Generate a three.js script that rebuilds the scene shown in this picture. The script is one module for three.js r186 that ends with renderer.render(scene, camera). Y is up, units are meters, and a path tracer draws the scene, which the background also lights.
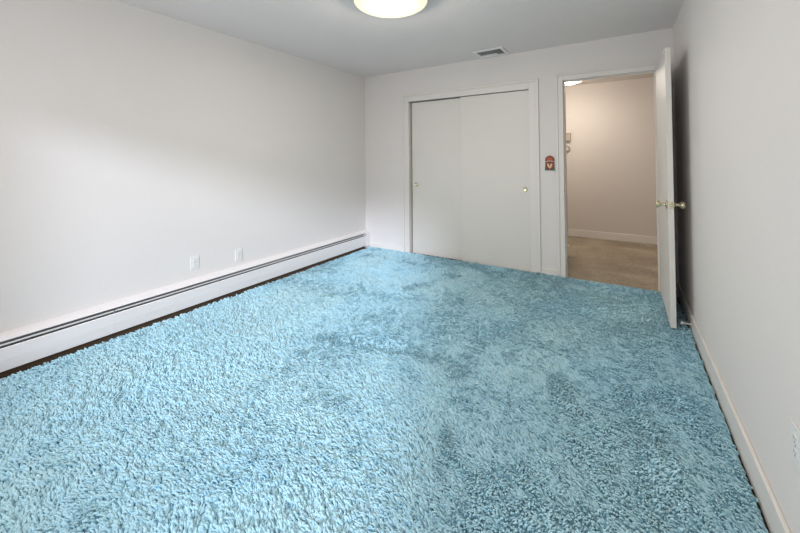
import * as THREE from 'three';
import { RoundedBoxGeometry } from 'three/addons/geometries/RoundedBoxGeometry.js';
import { mergeGeometries } from 'three/addons/utils/BufferGeometryUtils.js';
import { RectAreaLightUniformsLib } from 'three/addons/lights/RectAreaLightUniformsLib.js';

/* ---------- camera, sky, sun, large area light, exposure ---------- */
const scene = new THREE.Scene();
const camera = new THREE.PerspectiveCamera(2 * Math.atan(266.5 / 353.74) * 180 / Math.PI, 800 / 533, 0.03, 60);
camera.position.set(3.1632, 1.2511, 4.0932);
{
  const yaw = 0.5603, roll = -0.0079, pitch = 0.0183, c = Math.cos(yaw), s = Math.sin(yaw);
  const f = new THREE.Vector3(-s * Math.cos(pitch), Math.sin(pitch), -c * Math.cos(pitch));
  const r = new THREE.Vector3(c, 0, -s), u = new THREE.Vector3().crossVectors(r, f);
  const r2 = r.clone().multiplyScalar(Math.cos(roll)).addScaledVector(u, Math.sin(roll));
  const u2 = u.clone().multiplyScalar(Math.cos(roll)).addScaledVector(r, -Math.sin(roll));
  camera.quaternion.setFromRotationMatrix(new THREE.Matrix4().makeBasis(r2, u2, f.clone().negate()));
  camera.setViewOffset(800, 533, 0, 266.5 - 152.08, 800, 533);
}
const renderer = new THREE.WebGLRenderer({ antialias: true });
renderer.toneMapping = THREE.LinearToneMapping;
renderer.toneMappingExposure = 1.0;
renderer.shadowMap.enabled = true;
RectAreaLightUniformsLib.init();

scene.background = new THREE.Color().setRGB(0.62, 0.66, 0.70);

const sun = new THREE.DirectionalLight(new THREE.Color().setRGB(0.91, 0.97, 1.13), 2.3);   // low sun behind thin cloud
sun.position.set(1.9 + 0.48 * 6, 1.2 + 0.34 * 6, 4.6 + 6);
sun.target.position.set(1.9, 1.2, 4.6);
sun.castShadow = true;
sun.shadow.radius = 19;
sun.shadow.mapSize.set(2048, 2048);
Object.assign(sun.shadow.camera, { left: -5, right: 5, top: 4, bottom: -4, near: 0.1, far: 20 });
scene.add(sun, sun.target);

const W = 3.5835, H = 2.44, D = 4.6, WT = 0.14;              // room width, height, depth, wall thickness
const WIN = { x0: 0.56, x1: 3.3, y0: 0.35, y1: 1.97 };
const windowGlow = new THREE.RectAreaLight(new THREE.Color().setRGB(1.06, 0.97, 0.93), 1.9, WIN.x1 - WIN.x0 - 0.12, WIN.y1 - WIN.y0 - 0.12);
windowGlow.position.set((WIN.x0 + WIN.x1) / 2, (WIN.y0 + WIN.y1) / 2, D + 0.03);
windowGlow.lookAt((WIN.x0 + WIN.x1) / 2, (WIN.y0 + WIN.y1) / 2, 0);
scene.add(windowGlow);

/* ---------- helpers ---------- */
let seed = 20240611;
const rnd = () => { seed |= 0; seed = seed + 0x6D2B79F5 | 0; let t = Math.imul(seed ^ seed >>> 15, 1 | seed); t = t + Math.imul(t ^ t >>> 7, 61 | t) ^ t; return ((t ^ t >>> 14) >>> 0) / 4294967296; };
function hash(x, y, k) { let h = Math.imul(x, 374761393) + Math.imul(y, 668265263) + Math.imul(k, 974634777) | 0; h = Math.imul(h ^ h >>> 13, 1274126177); return ((h ^ h >>> 16) >>> 0) / 4294967296; }
function vnoise(x, y, k = 0, period = 0) {
  const xi = Math.floor(x), yi = Math.floor(y), fx = x - xi, fy = y - yi, sx = fx * fx * (3 - 2 * fx), sy = fy * fy * (3 - 2 * fy);
  const w = v => period ? ((v % period) + period) % period : v;
  const a = hash(w(xi), w(yi), k), b = hash(w(xi + 1), w(yi), k), c = hash(w(xi), w(yi + 1), k), d = hash(w(xi + 1), w(yi + 1), k);
  return a + (b - a) * sx + (c - a) * sy + (a - b - c + d) * sx * sy;
}
function fbm(x, y, k = 0, oct = 4, period = 0) { let s = 0, a = 0.5, n = 0; for (let i = 0; i < oct; i++) { s += a * vnoise(x, y, k + i, period); n += a; a *= 0.5; x *= 2; y *= 2; period *= 2; } return s / n; }
function texture(size, fn, srgb) {
  const d = new Uint8Array(size * size * 4);
  for (let j = 0; j < size; j++) for (let i = 0; i < size; i++) { const v = fn(i / size, j / size), o = (j * size + i) * 4; for (let q = 0; q < 3; q++) d[o + q] = Math.max(0, Math.min(255, Math.round(255 * (Array.isArray(v) ? v[q] : v)))); d[o + 3] = 255; }
  const t = new THREE.DataTexture(d, size, size); t.wrapS = t.wrapT = THREE.RepeatWrapping; t.magFilter = THREE.LinearFilter; t.minFilter = THREE.LinearFilter;
  if (srgb) t.colorSpace = THREE.SRGBColorSpace; t.needsUpdate = true; return t;
}
// uv in metres on the face's own plane
function metric(g) {
  g = g.index ? g.toNonIndexed() : g; const p = g.attributes.position, n = g.attributes.normal, uv = new Float32Array(p.count * 2);
  for (let i = 0; i < p.count; i++) {
    const ax = Math.abs(n.getX(i)), ay = Math.abs(n.getY(i)), az = Math.abs(n.getZ(i)), x = p.getX(i), y = p.getY(i), z = p.getZ(i);
    if (ax >= ay && ax >= az) { uv[2 * i] = z; uv[2 * i + 1] = y; } else if (ay >= az) { uv[2 * i] = x; uv[2 * i + 1] = z; } else { uv[2 * i] = x; uv[2 * i + 1] = y; }
  }
  g.setAttribute('uv', new THREE.BufferAttribute(uv, 2)); return g;
}
const span = (x0, x1, y0, y1, z0, z1) => { const g = new THREE.BoxGeometry(x1 - x0, y1 - y0, z1 - z0); g.translate((x0 + x1) / 2, (y0 + y1) / 2, (z0 + z1) / 2); return metric(g); };
const soft = (x0, x1, y0, y1, z0, z1, r = 0.002) => { const g = new RoundedBoxGeometry(x1 - x0, y1 - y0, z1 - z0, 2, Math.min(r, 0.49 * Math.min(x1 - x0, y1 - y0, z1 - z0))); g.translate((x0 + x1) / 2, (y0 + y1) / 2, (z0 + z1) / 2); return metric(g); };
const join = list => list.length > 1 ? mergeGeometries(list.map(g => { g = g.index ? g.toNonIndexed() : g; for (const k of Object.keys(g.attributes)) if (!['position', 'normal', 'uv'].includes(k)) g.deleteAttribute(k); return g; })) : list[0];
function mesh(name, geos, m, parent = scene) {
  const o = new THREE.Mesh(join(Array.isArray(geos) ? geos : [geos]), m); o.name = name; o.castShadow = o.receiveShadow = true; parent.add(o); return o;
}
function tag(o, label, category, extra = {}) { o.userData = { label, category, ...extra }; return o; }
const setting = { kind: 'structure' };
function thing(name, label, category, [x, y, z] = [0, 0, 0], extra = {}) { const o = new THREE.Group(); o.name = name; o.position.set(x, y, z); scene.add(o); return tag(o, label, category, extra); }
const lin = (r, g, b) => new THREE.Color().setRGB(r, g, b);

/* ---------- materials ---------- */
const rollerBump = texture(512, (u, v) => fbm(u * 48, v * 48, 3, 3, 48));
rollerBump.repeat.set(1 / 0.6, 1 / 0.6);
const paintTone = texture(512, (u, v) => { const n = 0.972 + 0.028 * fbm(u * 5, v * 5, 11, 4, 5); return [n, n, n]; });
paintTone.repeat.set(1 / 2.7, 1 / 2.7);
const paint = (c, rough = 0.75, bump = 0.0006) => new THREE.MeshStandardMaterial({ color: c, roughness: rough, map: paintTone, bumpMap: rollerBump, bumpScale: bump });
const M = {
  wall: paint(lin(0.815, 0.785, 0.77)),
  ceiling: paint(lin(0.835, 0.795, 0.785), 0.9, 0.001),
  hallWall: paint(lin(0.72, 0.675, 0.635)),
  trim: paint(lin(0.82, 0.79, 0.755), 0.42, 0.0002),
  door: paint(lin(0.79, 0.765, 0.725), 0.45, 0.0002),
  heater: paint(lin(0.86, 0.835, 0.835), 0.35, 0.0001),
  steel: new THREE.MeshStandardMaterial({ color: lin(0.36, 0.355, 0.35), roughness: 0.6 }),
  cleat: new THREE.MeshStandardMaterial({ color: lin(0.13, 0.09, 0.055), roughness: 0.8 }),
  fin: new THREE.MeshStandardMaterial({ color: lin(0.30, 0.29, 0.28), roughness: 0.6, metalness: 0.3 }),
  brass: new THREE.MeshStandardMaterial({ color: lin(0.72, 0.66, 0.48), roughness: 0.2, metalness: 1 }),
  plastic: new THREE.MeshStandardMaterial({ color: lin(0.83, 0.83, 0.82), roughness: 0.35 }),
  slot: new THREE.MeshStandardMaterial({ color: lin(0.26, 0.26, 0.26), roughness: 0.6 }),
  taupe: new THREE.MeshStandardMaterial({ color: lin(0.30, 0.25, 0.20), roughness: 0.5 }),
  taupe2: new THREE.MeshStandardMaterial({ color: lin(0.42, 0.37, 0.32), roughness: 0.5 }),
  glass: new THREE.MeshPhysicalMaterial({ color: lin(1, 1, 1), roughness: 0, transmission: 1, thickness: 0, ior: 1.5 }),
};
const plankTone = texture(256, (u, v) => { const n = 0.5 + 0.5 * fbm(u * 4, v * 40, 31, 4, 4); return [0.42 * n, 0.31 * n, 0.22 * n]; }, true);
M.subfloor = new THREE.MeshStandardMaterial({ map: plankTone, roughness: 0.85 });
const hallTone = texture(512, (u, v) => { const n = 0.80 + 0.25 * fbm(u * 6, v * 6, 41, 3, 6) + 0.20 * (fbm(u * 90, v * 90, 45, 2, 90) - 0.5); return [0.69 * n, 0.64 * n, 0.565 * n]; }, true);
hallTone.repeat.set(1 / 1.3, 1 / 1.3);
const hallBump = texture(512, (u, v) => fbm(u * 110, v * 110, 51, 2, 110)); hallBump.repeat.set(1 / 1.3, 1 / 1.3);
M.hallCarpet = new THREE.MeshStandardMaterial({ map: hallTone, bumpMap: hallBump, bumpScale: 0.006, roughness: 1 });

/* ---------- room shell ---------- */
const SUB = -0.035;                                           // bare floor under the pile; y = 0 is the top of the pile
const CL = { x0: 0.737, x1: 2.297, y1: 2.016 };               // closet opening
const DO = { x0: 2.640, x1: 3.447, y1: 2.068 };               // doorway
const HZ = -2.22, HF = -0.02, HC = 2.41, HX0 = 1.6, HX1 = 4.1;   // hall: far wall, floor, ceiling, ends
tag(mesh('floor', span(-WT, W + WT, SUB - 0.1, SUB, -0.9, D + WT), M.subfloor), 'bare brown wooden floor under the edge of the blue carpet', 'floor', setting);
const VT = { x0: 1.762, x1: 2.10, z0: 0.045, z1: 0.325, f: 0.036 };     // vent outline and rim width; the duct opening lies inside the rim
tag(mesh('ceiling', [span(-WT, VT.x0 + VT.f, H, H + 0.12, -WT, D + WT), span(VT.x1 - VT.f, W + WT, H, H + 0.12, -WT, D + WT), span(VT.x0 + VT.f, VT.x1 - VT.f, H, H + 0.12, -WT, VT.z0 + VT.f), span(VT.x0 + VT.f, VT.x1 - VT.f, H, H + 0.12, VT.z1 - VT.f, D + WT)], M.ceiling), 'flat white bedroom ceiling with a round lamp and a vent', 'ceiling', setting);
tag(mesh('wall_left', span(-WT, 0, SUB - 0.1, H, -WT, D + WT), M.wall), 'long plain white wall above the baseboard heater', 'wall', setting);
tag(mesh('wall_right', span(W, W + WT, SUB - 0.1, H, 0, D + WT), M.wall), 'plain white wall beside the open door', 'wall', setting);
tag(mesh('wall_back', [
  span(0, CL.x0 - 0.02, SUB, H, -WT, 0), span(CL.x0 - 0.02, CL.x1 + 0.02, CL.y1 + 0.02, H, -WT, 0),
  span(CL.x1 + 0.02, DO.x0 - 0.02, SUB, H, -WT, 0), span(DO.x0 - 0.02, DO.x1 + 0.02, DO.y1 + 0.02, H, -WT, 0), span(DO.x1 + 0.02, W + WT, SUB, H, -WT, 0),
], M.wall), 'white wall that holds the closet and the doorway', 'wall', setting);
tag(mesh('wall_rear', [
  span(0, WIN.x0, SUB, H, D, D + WT), span(WIN.x1, W, SUB, H, D, D + WT),
  span(WIN.x0, WIN.x1, SUB, WIN.y0, D, D + WT), span(WIN.x0, WIN.x1, WIN.y1, H, D, D + WT),
], M.wall), 'white window wall opposite the closet', 'wall', setting);
{
  const w = thing('window_1', 'wide picture window opposite the closet', 'window', [0, 0, 0], setting);
  const { x0, x1, y0, y1 } = WIN, f = 0.05, z0 = D + 0.05, z1 = D + 0.11;
  mesh('window_frame', [soft(x0, x1, y1 - f, y1, z0, z1), soft(x0, x1, y0, y0 + f, z0, z1), soft(x0, x0 + f, y0 + f, y1 - f, z0, z1), soft(x1 - f, x1, y0 + f, y1 - f, z0, z1)], M.trim, w);
  mesh('window_sill', soft(x0 - 0.04, x1 + 0.04, y0 - 0.025, y0, D - 0.04, D + 0.05), M.trim, w);
  const g = new THREE.PlaneGeometry(x1 - x0 - 2 * f, y1 - y0 - 2 * f); g.translate((x0 + x1) / 2, (y0 + y1) / 2, D + 0.08);
  mesh('pane', g, M.glass, w);
}
// closet recess and hall
const CB = -0.9;
tag(mesh('wall_closet', [span(0.4, 0.5, SUB, H, CB, -WT), span(2.45, 2.546, SUB, H, CB, -WT), span(0.4, 2.546, SUB, H, CB - 0.1, CB), span(0.5, 2.45, H - 0.06, H, CB, -WT)], M.hallWall), 'closet side wall at the left edge of the hall', 'wall', setting);
tag(mesh('floor_hall', [span(HX0, HX1, HF - 0.1, HF, HZ - 0.1, CB - 0.1), span(2.546, HX1, HF - 0.1, HF, CB - 0.1, -WT), span(DO.x0 - 0.02, DO.x1 + 0.02, HF - 0.014, HF, -WT, 0.03)], M.hallCarpet), 'brown low pile carpet in the hall beyond the doorway', 'floor', setting);
tag(mesh('ceiling_hall', [span(HX0, HX1, HC, HC + 0.1, HZ - 0.1, CB - 0.1), span(2.546, HX1, HC, HC + 0.1, CB - 0.1, -WT)], M.hallWall), 'hall ceiling seen through the doorway', 'ceiling', setting);
tag(mesh('wall_hall', span(HX0 - 0.1, HX1 + 0.1, HF - 0.1, HC + 0.1, HZ - 0.1, HZ), M.hallWall), 'beige far wall of the hall beyond the doorway', 'wall', setting);
tag(mesh('wall_hall_ends', [span(HX0 - 0.1, HX0, HF - 0.1, HC + 0.1, HZ, CB - 0.1), span(HX1, HX1 + 0.1, HF - 0.1, HC + 0.1, HZ, 0), span(W + WT, HX1, HF - 0.1, HC + 0.1, -WT, 0)], M.hallWall), 'end walls of the hall', 'wall', setting);

// trim
const BBR = 0.1;
function board(name, x0, x1, y1, z0, z1, label, side) {           // baseboard with an eased top edge
  tag(mesh(name, soft(x0, x1, side === 'hall' ? HF : SUB, y1, z0, z1, 0.005), M.trim), label, 'baseboard', setting);
}
board('baseboard_right', W - 0.015, W, BBR, 0.0, D, 'cream baseboard along the right wall');
board('baseboard_back_left', 0.075, 0.634, 0.053, 0, 0.014, 'low white baseboard between heater and closet');
board('baseboard_back_middle', 2.40, 2.572, 0.053, 0, 0.014, 'short white baseboard between closet and doorway');
board('baseboard_hall', HX0, HX1, 0.092, HZ, HZ + 0.015, 'white baseboard on the far hall wall', 'hall');
board('baseboard_closet', 2.546, 2.562, 0.115, CB - 0.1, -WT, 'white baseboard end at the left edge of the hall', 'hall');

function casing(name, o, bottom, wid, label) {
  const t = 0.012, b = 0.02, k = wid * 0.30, geos = [];
  const { x0, x1, y1 } = o;
  for (const [a, c] of [[x0 - wid, x0 - wid + k], [x1 + wid - k, x1 + wid]]) geos.push(soft(a, c, bottom, y1 + wid, 0, b, 0.004));
  for (const [a, c] of [[x0 - wid + k, x0 + 0.003], [x1 - 0.003, x1 + wid - k]]) geos.push(soft(a, c, bottom, y1 + wid - k, 0, t, 0.004));
  geos.push(soft(x0 - wid + k, x1 + wid - k, y1 + wid - k, y1 + wid, 0, b, 0.004), soft(x0 + 0.003, x1 - 0.003, y1 - 0.003, y1 + wid - k, 0, t, 0.004));
  // jamb lining through the wall
  geos.push(soft(x0 - 0.02, x0, bottom, y1 + 0.02, -WT, 0.002, 0.001), soft(x1, x1 + 0.02, bottom, y1 + 0.02, -WT, 0.002, 0.001), soft(x0, x1, y1, y1 + 0.02, -WT, 0.002, 0.001));
  return geos;
}
tag(mesh('trim_1', casing('', CL, SUB, 0.102, ''), M.trim), 'white stepped casing around the sliding closet doors', 'trim', setting);
{
  const g = casing('', DO, SUB, 0.066, '');
  g.push(soft(DO.x0, DO.x0 + 0.011, SUB + 0.002, DO.y1, -0.085, -0.045), soft(DO.x1 - 0.011, DO.x1, SUB + 0.002, DO.y1, -0.085, -0.045), soft(DO.x0 + 0.011, DO.x1 - 0.011, DO.y1 - 0.011, DO.y1, -0.085, -0.045));
  for (const [a, c] of [[DO.x0 - 0.066, DO.x0 + 0.003], [DO.x1 - 0.003, DO.x1 + 0.066]]) g.push(soft(a, c, HF, DO.y1 + 0.066, -WT - 0.015, -WT, 0.004));
  const t = tag(mesh('trim_2', g, M.trim), 'white casing and jamb of the doorway to the hall', 'trim', setting);
  const s = mesh('strike_plate', soft(DO.x0 - 0.001, DO.x0 + 0.0015, 0.865, 0.925, -0.038, -0.010, 0.001), M.brass, t); s.userData.label = 'brass strike plate';
  mesh('latch_hole', soft(DO.x0, DO.x0 + 0.002, 0.882, 0.908, -0.030, -0.018, 0.0005), M.slot, t);
}

/* ---------- closet doors ---------- */
function fingerPull(x, y, z, parent) {                                 // round recessed cup with a rim
  const g = new THREE.LatheGeometry([[0.0001, 0.0015], [0.012, 0.0012], [0.019, 0.003], [0.0225, 0.0062], [0.0255, 0.0068], [0.0275, 0.005], [0.028, 0]].map(p => new THREE.Vector2(...p)), 32);
  g.rotateX(Math.PI / 2); g.translate(x, y, z);
  mesh('finger_pull', g, M.brass, parent).userData.label = 'round brass finger pull';
}
{
  const a = tag(mesh('door_1', soft(0.757, 1.53, -0.02, CL.y1 - 0.012, -0.085, -0.052, 0.003), M.door), 'left sliding closet door, set behind the other', 'door', setting);
  fingerPull(0.822, 0.90, -0.052, a);
  const b = tag(mesh('door_2', soft(1.478, CL.x1 - 0.004, -0.02, CL.y1 - 0.010, -0.043, -0.012, 0.003), M.door), 'right sliding closet door, in front of the other', 'door', setting);
  fingerPull(2.240, 0.893, -0.012, b);
  tag(mesh('trim_3', soft(CL.x0, CL.x1, CL.y1 - 0.005, CL.y1, -0.1, -0.01, 0.001), M.fin), 'dark sliding track above the closet doors', 'track', setting);
}

/* ---------- open door ---------- */
{
  const dx0 = 3.443, dx1 = 3.478, dz0 = 0.026, dz1 = 0.85, ky = 0.893, kz = dz1 - 0.062;
  const d = tag(mesh('door_3', soft(dx0, dx1, 0.006, 2.053, dz0, dz1, 0.002), M.door), 'white flush door standing open against the right wall', 'door', setting);
  const prof = [[0.0001, 0], [0.031, 0], [0.0325, 0.003], [0.030, 0.007], [0.016, 0.010], [0.0115, 0.016], [0.0105, 0.030], [0.013, 0.036], [0.022, 0.042], [0.0262, 0.050], [0.0268, 0.060], [0.0245, 0.067], [0.018, 0.0705], [0.0001, 0.0715]];
  for (const s of [-1, 1]) {
    const g = new THREE.LatheGeometry(prof.map(p => new THREE.Vector2(...p)), 36);
    g.rotateZ(s < 0 ? Math.PI / 2 : -Math.PI / 2); g.translate(s < 0 ? dx0 : dx1, ky, kz);
    mesh('door_knob', g, M.brass, d).userData.label = 'polished brass door knob with round rosette';
  }
  const p = mesh('latch_plate', soft(dx0 + 0.005, dx1 - 0.005, ky - 0.028, ky + 0.028, dz1 - 0.001, dz1 + 0.0012, 0.0006), M.brass, d);
  p.userData.label = 'brass latch plate';
  mesh('latch_bolt', soft(dx0 + 0.011, dx1 - 0.011, ky - 0.009, ky + 0.009, dz1, dz1 + 0.009, 0.002), M.brass, d);
}

/* ---------- baseboard heater ---------- */
{
  const h = thing('baseboard_heater', 'long white hot water baseboard heater along the left wall', 'heater');
  const z0 = 0.06, z1 = D - 0.05;
  const strip = (pts, a, b) => { const s = new THREE.Shape(pts.map(p => new THREE.Vector2(...p))); const g = new THREE.ExtrudeGeometry(s, { depth: b - a, bevelEnabled: false, curveSegments: 4 }); g.translate(0, 0, a); return metric(g); };
  mesh('back_plate', strip([[0.001, 0.005], [0.005, 0.005], [0.005, 0.221], [0.030, 0.213], [0.052, 0.198], [0.056, 0.192], [0.058, 0.196], [0.053, 0.204], [0.031, 0.219], [0.006, 0.229], [0.001, 0.229]], z0, z1), M.heater, h);
  const joints = [z0, 2.24, 3.02, z1];
  for (let i = 0; i < 3; i++) {
    const a = joints[i] + (i ? 0.0002 : 0), b = joints[i + 1] - (i < 2 ? 0.0002 : 0);
    mesh('front_panel', strip([[0.064, 0.020], [0.067, 0.020], [0.0705, 0.088], [0.0695, 0.153], [0.066, 0.158], [0.0635, 0.156], [0.066, 0.151], [0.0675, 0.088]], a, b), M.heater, h);
    mesh('damper', strip([[0.0585, 0.1695], [0.0605, 0.169], [0.0635, 0.178], [0.0615, 0.1795]], a + (i ? 0.003 : 0), b - (i < 2 ? 0.003 : 0)), M.heater, h);
  }
  for (const z of [0.5, 1.3, 2.24, 3.02, 3.8, 4.4]) mesh('bracket', soft(0.008, 0.0635, 0.03, 0.17, z - 0.0012, z + 0.0012, 0.0005), M.fin, h);
  mesh('slot_shade_lining', soft(0.0052, 0.0080, 0.012, 0.214, z0, z1, 0.0005), M.steel, h).userData.label = 'grey lining added to darken the heater slots';  // added grey sheet, its tone stands in for shade inside the slots
  mesh('floor_cleat', soft(0.0005, 0.020, SUB, 0.004, z0, z1, 0.001), M.cleat, h).userData.label = 'brown wooden strip under the heater';
  const tube = new THREE.CylinderGeometry(0.011, 0.011, z1 - z0, 12); tube.rotateX(Math.PI / 2); tube.translate(0.033, 0.115, (z0 + z1) / 2);
  const el = [metric(tube)]; for (let z = z0 + 0.03; z < z1 - 0.03; z += 0.011) el.push(span(0.009, 0.058, 0.082, 0.152, z, z + 0.0012));
  const e = mesh('heating_element', el, M.fin, h); e.userData.label = 'dark finned heating pipe inside the heater';
  mesh('end_cap', [strip([[0.001, 0.0], [0.075, 0.0], [0.075, 0.158], [0.063, 0.200], [0.034, 0.223], [0.007, 0.232], [0.001, 0.232]], 0.002, z0 + 0.012)], M.heater, h);
  mesh('end_cap', [strip([[0.001, 0.0], [0.075, 0.0], [0.075, 0.158], [0.063, 0.200], [0.034, 0.223], [0.007, 0.232], [0.001, 0.232]], z1 - 0.012, z1 + 0.03)], M.heater, h);
}

/* ---------- ceiling lamps ---------- */
function ceilingLamp(name, label, pos, R, drop, deep, glow, strength, light, size, warm, bulb, rim) {
  const t = thing(name, label, 'lamp', pos);
  const pan = new THREE.LatheGeometry([[0.0001, 0], [R * 0.99, 0], [R * 1.0, -0.006], [R * 1.0, -deep], [R * 0.985, -deep - 0.003], [R * 0.95, -deep - 0.003], [0.0001, -0.02]].map(p => new THREE.Vector2(...p)), 64);
  mesh('pan', pan, rim, t);
  const pts = []; for (let i = 0; i <= 18; i++) { const a = i / 18 * Math.PI / 2; pts.push(new THREE.Vector2(Math.max(1e-4, R * 0.975 * Math.sin(a)), -deep - (drop - deep) * Math.cos(a))); }
  const shade = mesh('glass_shade', new THREE.LatheGeometry(pts, 64), new THREE.MeshStandardMaterial({ color: lin(0.5, 0.46, 0.34), roughness: 0.25, emissive: glow, emissiveIntensity: strength }), t);
  shade.userData.label = 'glowing frosted glass shade';
  const l = new THREE.RectAreaLight(warm, light, size, size); l.position.set(pos[0], pos[1] - drop - 0.004, pos[2]); l.lookAt(pos[0], 0, pos[2]); scene.add(l);
  const b = new THREE.PointLight(warm, bulb, 0, 2); b.position.set(pos[0], pos[1] - drop - 0.05, pos[2]); b.castShadow = true; b.shadow.radius = 2; scene.add(b);
  return t;
}
const whiteMetal = new THREE.MeshStandardMaterial({ color: lin(0.72, 0.70, 0.66), roughness: 0.4 });
ceilingLamp('ceiling_light', 'large round glowing flush lamp on the bedroom ceiling', [1.765, H, 1.975], 0.27, 0.11, 0.055, lin(1.0, 0.93, 0.62), 0.95, 78, 0.26, lin(1.0, 0.92, 0.81), 0.65, whiteMetal);
ceilingLamp('ceiling_light_001', 'small round glowing flush lamp on the hall ceiling', [2.535, HC, -1.35], 0.215, 0.14, 0.07, lin(1.0, 0.95, 0.88), 1.6, 68, 0.2, lin(1.0, 0.90, 0.79), 1.0, whiteMetal);

/* ---------- ceiling vent ---------- */
{
  const { x0, x1, z0, z1, f } = VT, y = H;
  const v = thing('ceiling_vent', 'small rectangular air vent with angled louvres on the ceiling near the closet', 'vent', [(x0 + x1) / 2, y, (z0 + z1) / 2]);
  const cx = (x0 + x1) / 2, cz = (z0 + z1) / 2, sh = g => g.translate(-cx, -y, -cz);
  mesh('frame', [soft(x0, x1, y - 0.012, y, z0, z0 + f, 0.004), soft(x0, x1, y - 0.012, y, z1 - f, z1, 0.004), soft(x0, x0 + f, y - 0.012, y, z0 + f, z1 - f, 0.004), soft(x1 - f, x1, y - 0.012, y, z0 + f, z1 - f, 0.004)].map(sh), M.plastic, v);
  const t = 0.003, top = y + 0.55, a = x0 + f, b = x1 - f, c = z0 + f, d = z1 - f;
  mesh('duct', [span(a, a + t, y, top, c, d), span(b - t, b, y, top, c, d), span(a + t, b - t, y, top, c, c + t), span(a + t, b - t, y, top, d - t, d), span(a, b, top, top + t, c, d)].map(sh), M.steel, v).userData.label = 'grey sheet metal duct';
  const slat = (w, turn) => { const g = soft(-w / 2, w / 2, -0.0010, 0.0010, -0.010, 0.010, 0.0008); g.rotateX(turn); return g; };
  for (let i = 0; i < 6; i++) mesh('louvre', sh(slat(0.178, i < 1 ? -0.6 : 0.5).translate(a + 0.092, y - 0.004, c + 0.02 + i * 0.034)), M.plastic, v);
  for (let i = 0; i < 4; i++) { const g = slat(d - c - 0.008, 0.9); g.rotateY(Math.PI / 2); mesh('louvre', sh(g.translate(b - 0.012 - i * 0.021, y - 0.004, cz)), M.plastic, v); }
}

/* ---------- outlets ---------- */
function outlet(name, label, pos, turn) {
  const t = thing(name, label, 'outlet', pos); t.rotation.y = turn;
  mesh('cover_plate', soft(-0.036, 0.036, -0.058, 0.058, 0, 0.006, 0.003), M.plastic, t);
  for (const s of [-1, 1]) {
    const r = mesh('receptacle', soft(-0.0165, 0.0165, s * 0.0195 - 0.0145, s * 0.0195 + 0.0145, 0.005, 0.0085, 0.003), M.plastic, t);
    mesh('slot', [soft(-0.0075, -0.0055, s * 0.0195 - 0.002, s * 0.0195 + 0.007, 0.0075, 0.0089, 0.0004), soft(0.0055, 0.0075, s * 0.0195 - 0.001, s * 0.0195 + 0.006, 0.0075, 0.0089, 0.0004), soft(-0.0025, 0.0025, s * 0.0195 - 0.0105, s * 0.0195 - 0.006, 0.0075, 0.0089, 0.0008)], M.slot, r);
  }
  const sc = new THREE.CylinderGeometry(0.003, 0.003, 0.002, 10); sc.rotateX(Math.PI / 2); sc.translate(0, 0, 0.0065); mesh('screw', sc, M.brass, t);
}
outlet('wall_outlet', 'white wall outlet on the left wall, farther from the closet', [0, 0.362, 2.427], Math.PI / 2);
outlet('wall_outlet_001', 'white wall outlet on the left wall, nearer the closet', [0, 0.331, 2.011], Math.PI / 2);
outlet('wall_outlet_002', 'white wall outlet on the right wall, cut by the picture edge', [W, 0.405, 2.60], -Math.PI / 2);

/* ---------- small things ---------- */
{
  const p = thing('wall_plaque', 'small red arched plaque with cream motif between closet and doorway', 'plaque', [2.503, 1.192, 0]);
  const red = new THREE.MeshStandardMaterial({ color: lin(0.21, 0.028, 0.016), roughness: 0.4 }), orange = new THREE.MeshStandardMaterial({ color: lin(0.42, 0.075, 0.025), roughness: 0.4 });
  const cream = new THREE.MeshStandardMaterial({ color: lin(0.75, 0.52, 0.30), roughness: 0.5 }), white = new THREE.MeshStandardMaterial({ color: lin(0.75, 0.62, 0.55), roughness: 0.5 }), green = new THREE.MeshStandardMaterial({ color: lin(0.03, 0.14, 0.08), roughness: 0.5 });
  const arch = (w, y0, ys, d, z, m, name, bev = 0.002) => {
    const s = new THREE.Shape(); s.moveTo(-w, y0); s.lineTo(w, y0); s.lineTo(w, ys); s.absarc(0, ys, w, 0, Math.PI, false); s.lineTo(-w, y0);
    const g = new THREE.ExtrudeGeometry(s, { depth: d, bevelEnabled: true, bevelSize: bev, bevelThickness: bev, bevelSegments: 2, curveSegments: 20 }); g.translate(0, 0, z); return mesh(name, g, m, p);
  };
  arch(0.044, -0.076, 0.032, 0.006, 0.002, red, 'plaque_body');
  arch(0.030, 0.026, 0.030, 0.003, 0.008, orange, 'top_panel');
  for (let i = 0; i < 5; i++) { const b = new THREE.SphereGeometry(0.0075, 12, 8); b.scale(1, 0.8, 0.6); b.translate((i - 2) * 0.0175, 0.014 + (i === 2 ? 0.007 : Math.abs(i - 2) === 1 ? 0.004 : 0), 0.011); mesh('bead', b, white, p); }
  for (const s of [-1, 1]) {
    const q = new THREE.Shape(); q.moveTo(0, -0.062); q.bezierCurveTo(s * 0.014, -0.050, s * 0.030, -0.030, s * 0.024, -0.010); q.bezierCurveTo(s * 0.018, -0.002, s * 0.008, -0.008, s * 0.004, -0.030); q.lineTo(0, -0.040); q.lineTo(0, -0.062);
    const g = new THREE.ExtrudeGeometry(q, { depth: 0.003, bevelEnabled: true, bevelSize: 0.001, bevelThickness: 0.001, bevelSegments: 1, curveSegments: 8 }); g.translate(0, 0, 0.009); mesh('motif', g, cream, p);
    const c = new THREE.Shape(); c.moveTo(s * 0.049, -0.080); c.lineTo(s * 0.047, -0.046); c.quadraticCurveTo(s * 0.036, -0.064, s * 0.010, -0.080);
    const e = new THREE.ExtrudeGeometry(c, { depth: 0.003, bevelEnabled: true, bevelSize: 0.001, bevelThickness: 0.001, bevelSegments: 1, curveSegments: 6 }); e.translate(0, 0, 0.009); mesh('corner_leaf', e, green, p);
  }
}
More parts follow.
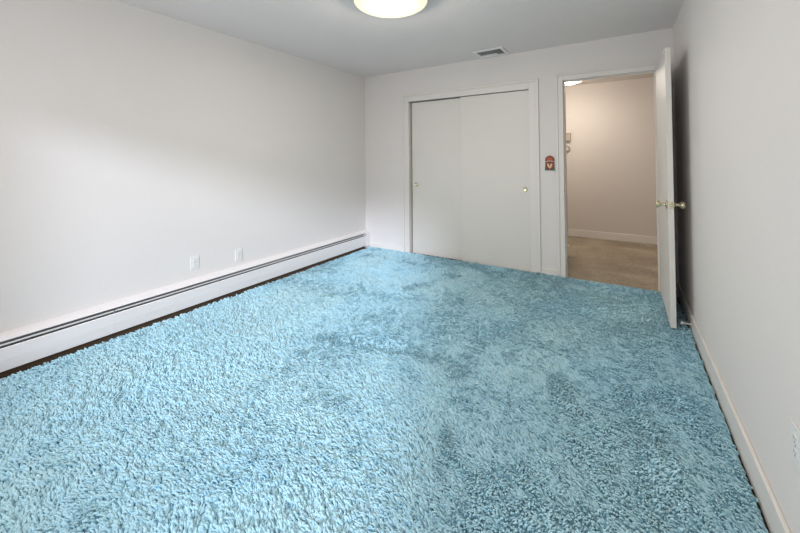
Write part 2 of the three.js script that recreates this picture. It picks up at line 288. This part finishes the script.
{
  const t = thing('thermostat', 'square taupe control box on the far hall wall, upper of two', 'thermostat', [2.415, 1.572, HZ]);
  mesh('housing', soft(-0.055, 0.055, -0.07, 0.07, 0, 0.035, 0.006), M.taupe, t);
  mesh('face_plate', soft(-0.040, 0.044, -0.050, 0.056, 0.034, 0.038, 0.002), M.taupe2, t).userData.label = 'paler front plate';
  const u = thing('thermostat_001', 'smaller rounded dark control on the far hall wall, lower of two', 'thermostat', [2.403, 1.388, HZ]);
  const body = new THREE.CylinderGeometry(0.052, 0.054, 0.032, 32); body.rotateX(Math.PI / 2); body.translate(0, 0, 0.016);
  mesh('housing', body, M.taupe, u);
  const dial = new THREE.CylinderGeometry(0.030, 0.032, 0.012, 24); dial.rotateX(Math.PI / 2); dial.translate(0, 0, 0.037);
  mesh('dial', dial, whiteMetal, u).userData.label = 'paler round dial';
}
{
  const t = thing('door_stop', 'small white door stop on the baseboard behind the open door', 'door stop', [W - 0.015, 0.032, 0.785]);
  const g = new THREE.LatheGeometry([[0.0001, 0], [0.014, 0], [0.014, 0.004], [0.006, 0.006], [0.006, 0.045]].map(p => new THREE.Vector2(...p)), 16); g.rotateZ(Math.PI / 2); mesh('rod', g, whiteMetal, t);
  const k = new THREE.LatheGeometry([[0.0001, 0.043], [0.010, 0.043], [0.0115, 0.048], [0.0115, 0.058], [0.009, 0.062], [0.0001, 0.062]].map(p => new THREE.Vector2(...p)), 16); k.rotateZ(Math.PI / 2); mesh('rubber_tip', k, M.plastic, t);
}

/* ---------- shag carpet ---------- */
{
  const c = thing('shag_carpet', 'deep blue green shag carpet covering the bedroom floor', 'carpet', [0, 0, 0], { kind: 'stuff' });
  const X0 = 0.112, X1 = W - 0.026, Z0 = 0.017, Z1 = D - 0.02;
  const backMat = new THREE.MeshStandardMaterial({ color: lin(0.25, 0.44, 0.50), roughness: 1 });
  mesh('carpet_backing', span(X0, X1, SUB, -0.0165, Z0, Z1), backMat, c);
  // one tuft: a bundle of yarn that rises, then bends over towards +x
  function tuft(seedK, len, rad) {
    const seg = 4, side = 5, pos = [], idx = [], nor = [];
    const ang = t => 1.35 - 1.45 * t - 0.25 * seedK * t;             // elevation along the yarn
    let px = 0, py = 0; const ring = [];
    for (let i = 0; i <= seg; i++) {
      const t = i / seg, a = ang(t), r = rad * (i === seg ? 0.16 : 0.62 + 0.75 * t - 0.62 * t * t);
      const tx = Math.cos(a), ty = Math.sin(a), nx = -ty, ny = tx;
      for (let j = 0; j < side; j++) { const b = j / side * Math.PI * 2 + i * 0.5, cb = Math.cos(b), sb = Math.sin(b); pos.push(px + nx * cb * r * 0.62, py + ny * cb * r * 0.62, sb * r); nor.push(nx * cb, ny * cb, sb); }
      px += tx * len / seg; py += ty * len / seg;
    }
    for (let i = 0; i < seg; i++) for (let j = 0; j < side; j++) { const a = i * side + j, b = i * side + (j + 1) % side; idx.push(a, b, a + side, b, b + side, a + side); }
    const e = seg * side; for (let j = 1; j < side - 1; j++) idx.push(e, e + j, e + j + 1);
    const g = new THREE.BufferGeometry(); g.setAttribute('position', new THREE.Float32BufferAttribute(pos, 3)); g.setAttribute('normal', new THREE.Float32BufferAttribute(nor, 3)); g.setIndex(idx); return g;
  }
  const kinds = [tuft(0, 0.024, 0.0055), tuft(0.7, 0.026, 0.0048), tuft(-0.8, 0.022, 0.0060)];
  const yarn = new THREE.MeshPhysicalMaterial({ color: 0xffffff, roughness: 1, sheen: 0.6, sheenColor: lin(0.40, 0.64, 0.70), sheenRoughness: 0.7 });
  const step = 0.0076, CS = 0.021, lists = [[], [], []];
  // nap: which way the pile lies; trodden and combed streaks where it parts
  const streaks = [[3.20, 1.85, 3.25, 2.17], [3.25, 2.17, 3.30, 2.52], [3.21, 1.85, 3.42, 1.76], [1.35, 2.23, 1.82, 2.10], [1.82, 2.10, 2.26, 2.10], [2.32, 1.64, 2.35, 2.15], [2.85, 1.92, 2.92, 2.12], [2.51, 2.62, 2.53, 2.72], [2.68, 2.74, 2.79, 2.64], [1.63, 0.56, 1.40, 1.10], [2.46, 0.41, 2.74, 0.12], [1.75, 0.15, 2.0, 0.35], [2.87, 2.77, 2.99, 2.75]];
  const near = (x, z) => { let m = 9; for (const [a, b, q, d] of streaks) { const vx = q - a, vz = d - b, t = Math.max(0, Math.min(1, ((x - a) * vx + (z - b) * vz) / (vx * vx + vz * vz))); m = Math.min(m, Math.hypot(x - a - t * vx, z - b - t * vz) + 0.10 * (fbm(x * 5, z * 5, 77, 2) - 0.5)); } return m; };
  const q = new THREE.Quaternion(), e = new THREE.Euler(), sc = new THREE.Vector3(), ps = new THREE.Vector3();
  for (let z = Z0; z < Z1; z += step) for (let x = X0; x < X1; x += step) {
    const jx = x + (rnd() - 0.5) * step * 1.3, jz = z + (rnd() - 0.5) * step * 1.3;
    // yarn gathers in clumps about 25 mm wide, with creases between them
    const ci = Math.floor(jx / CS), cj = Math.floor(jz / CS); let d1 = 9, d2 = 9, who = 0;
    for (let a = -1; a < 2; a++) for (let b = -1; b < 2; b++) { const d = Math.hypot((ci + a + hash(ci + a, cj + b, 201)) * CS - jx, (cj + b + hash(ci + a, cj + b, 202)) * CS - jz); if (d < d1) { d2 = d1; d1 = d; who = hash(ci + a, cj + b, 203); } else if (d < d2) d2 = d; }
    const crease = Math.max(0, 1 - (d2 - d1) / 0.007);
    const clump = who, n1 = fbm(jx * 1.3 + 4, jz * 1.3, 61, 3), n2 = fbm(jx * 7, jz * 7, 67, 2);
    let part = Math.max(0, Math.min(1, 1.15 - near(jx, jz) / 0.10)); part = part * part * (3 - 2 * part) * (0.45 + 0.55 * hash(Math.floor(jx / 0.03), Math.floor(jz / 0.03), 301));
    const dir = 6.283 * (0.55 + 0.80 * (n1 - 0.5) + 0.32 * (n2 - 0.5)) + (clump - 0.5) * 2.0 + (rnd() - 0.5) * 0.8 + part * 2.3;
    const lean = (rnd() - 0.5) * 0.5 + (clump - 0.5) * 0.5 - 0.14 + part * 0.3;   // up from lying
    e.set((rnd() - 0.5) * 0.5, dir, lean, 'YXZ'); q.setFromEuler(e);
    const s = 0.82 + 0.4 * rnd() - 0.16 * part - 0.18 * crease; sc.set(s, s * (0.86 + 0.3 * clump), s);
    ps.set(jx, -0.0185 + (clump - 0.5) * 0.005 - 0.003 * crease, jz);
    const tone = 0.93 + 0.14 * rnd() + 0.16 * (n2 - 0.5) + 0.14 * (clump - 0.5), hue = (rnd() - 0.5) * 0.06 + 0.10 * (fbm(jx * 2.2, jz * 2.2, 91, 2) - 0.5);
    lists[Math.floor(rnd() * 3)].push([new THREE.Matrix4().compose(ps, q, sc), lin(0.46 * tone * (1 - 1.6 * hue), 0.72 * tone * (1 - 0.4 * hue), 0.825 * tone * (1 + 0.5 * hue))]);
  }
  lists.forEach((l, k) => {
    const im = new THREE.InstancedMesh(kinds[k], yarn, l.length); im.name = 'carpet_pile'; im.userData.kind = 'stuff'; im.castShadow = im.receiveShadow = true;
    l.forEach(([m, col], i) => { im.setMatrixAt(i, m); im.setColorAt(i, col); }); c.add(im);
  });
}
renderer.render(scene, camera);
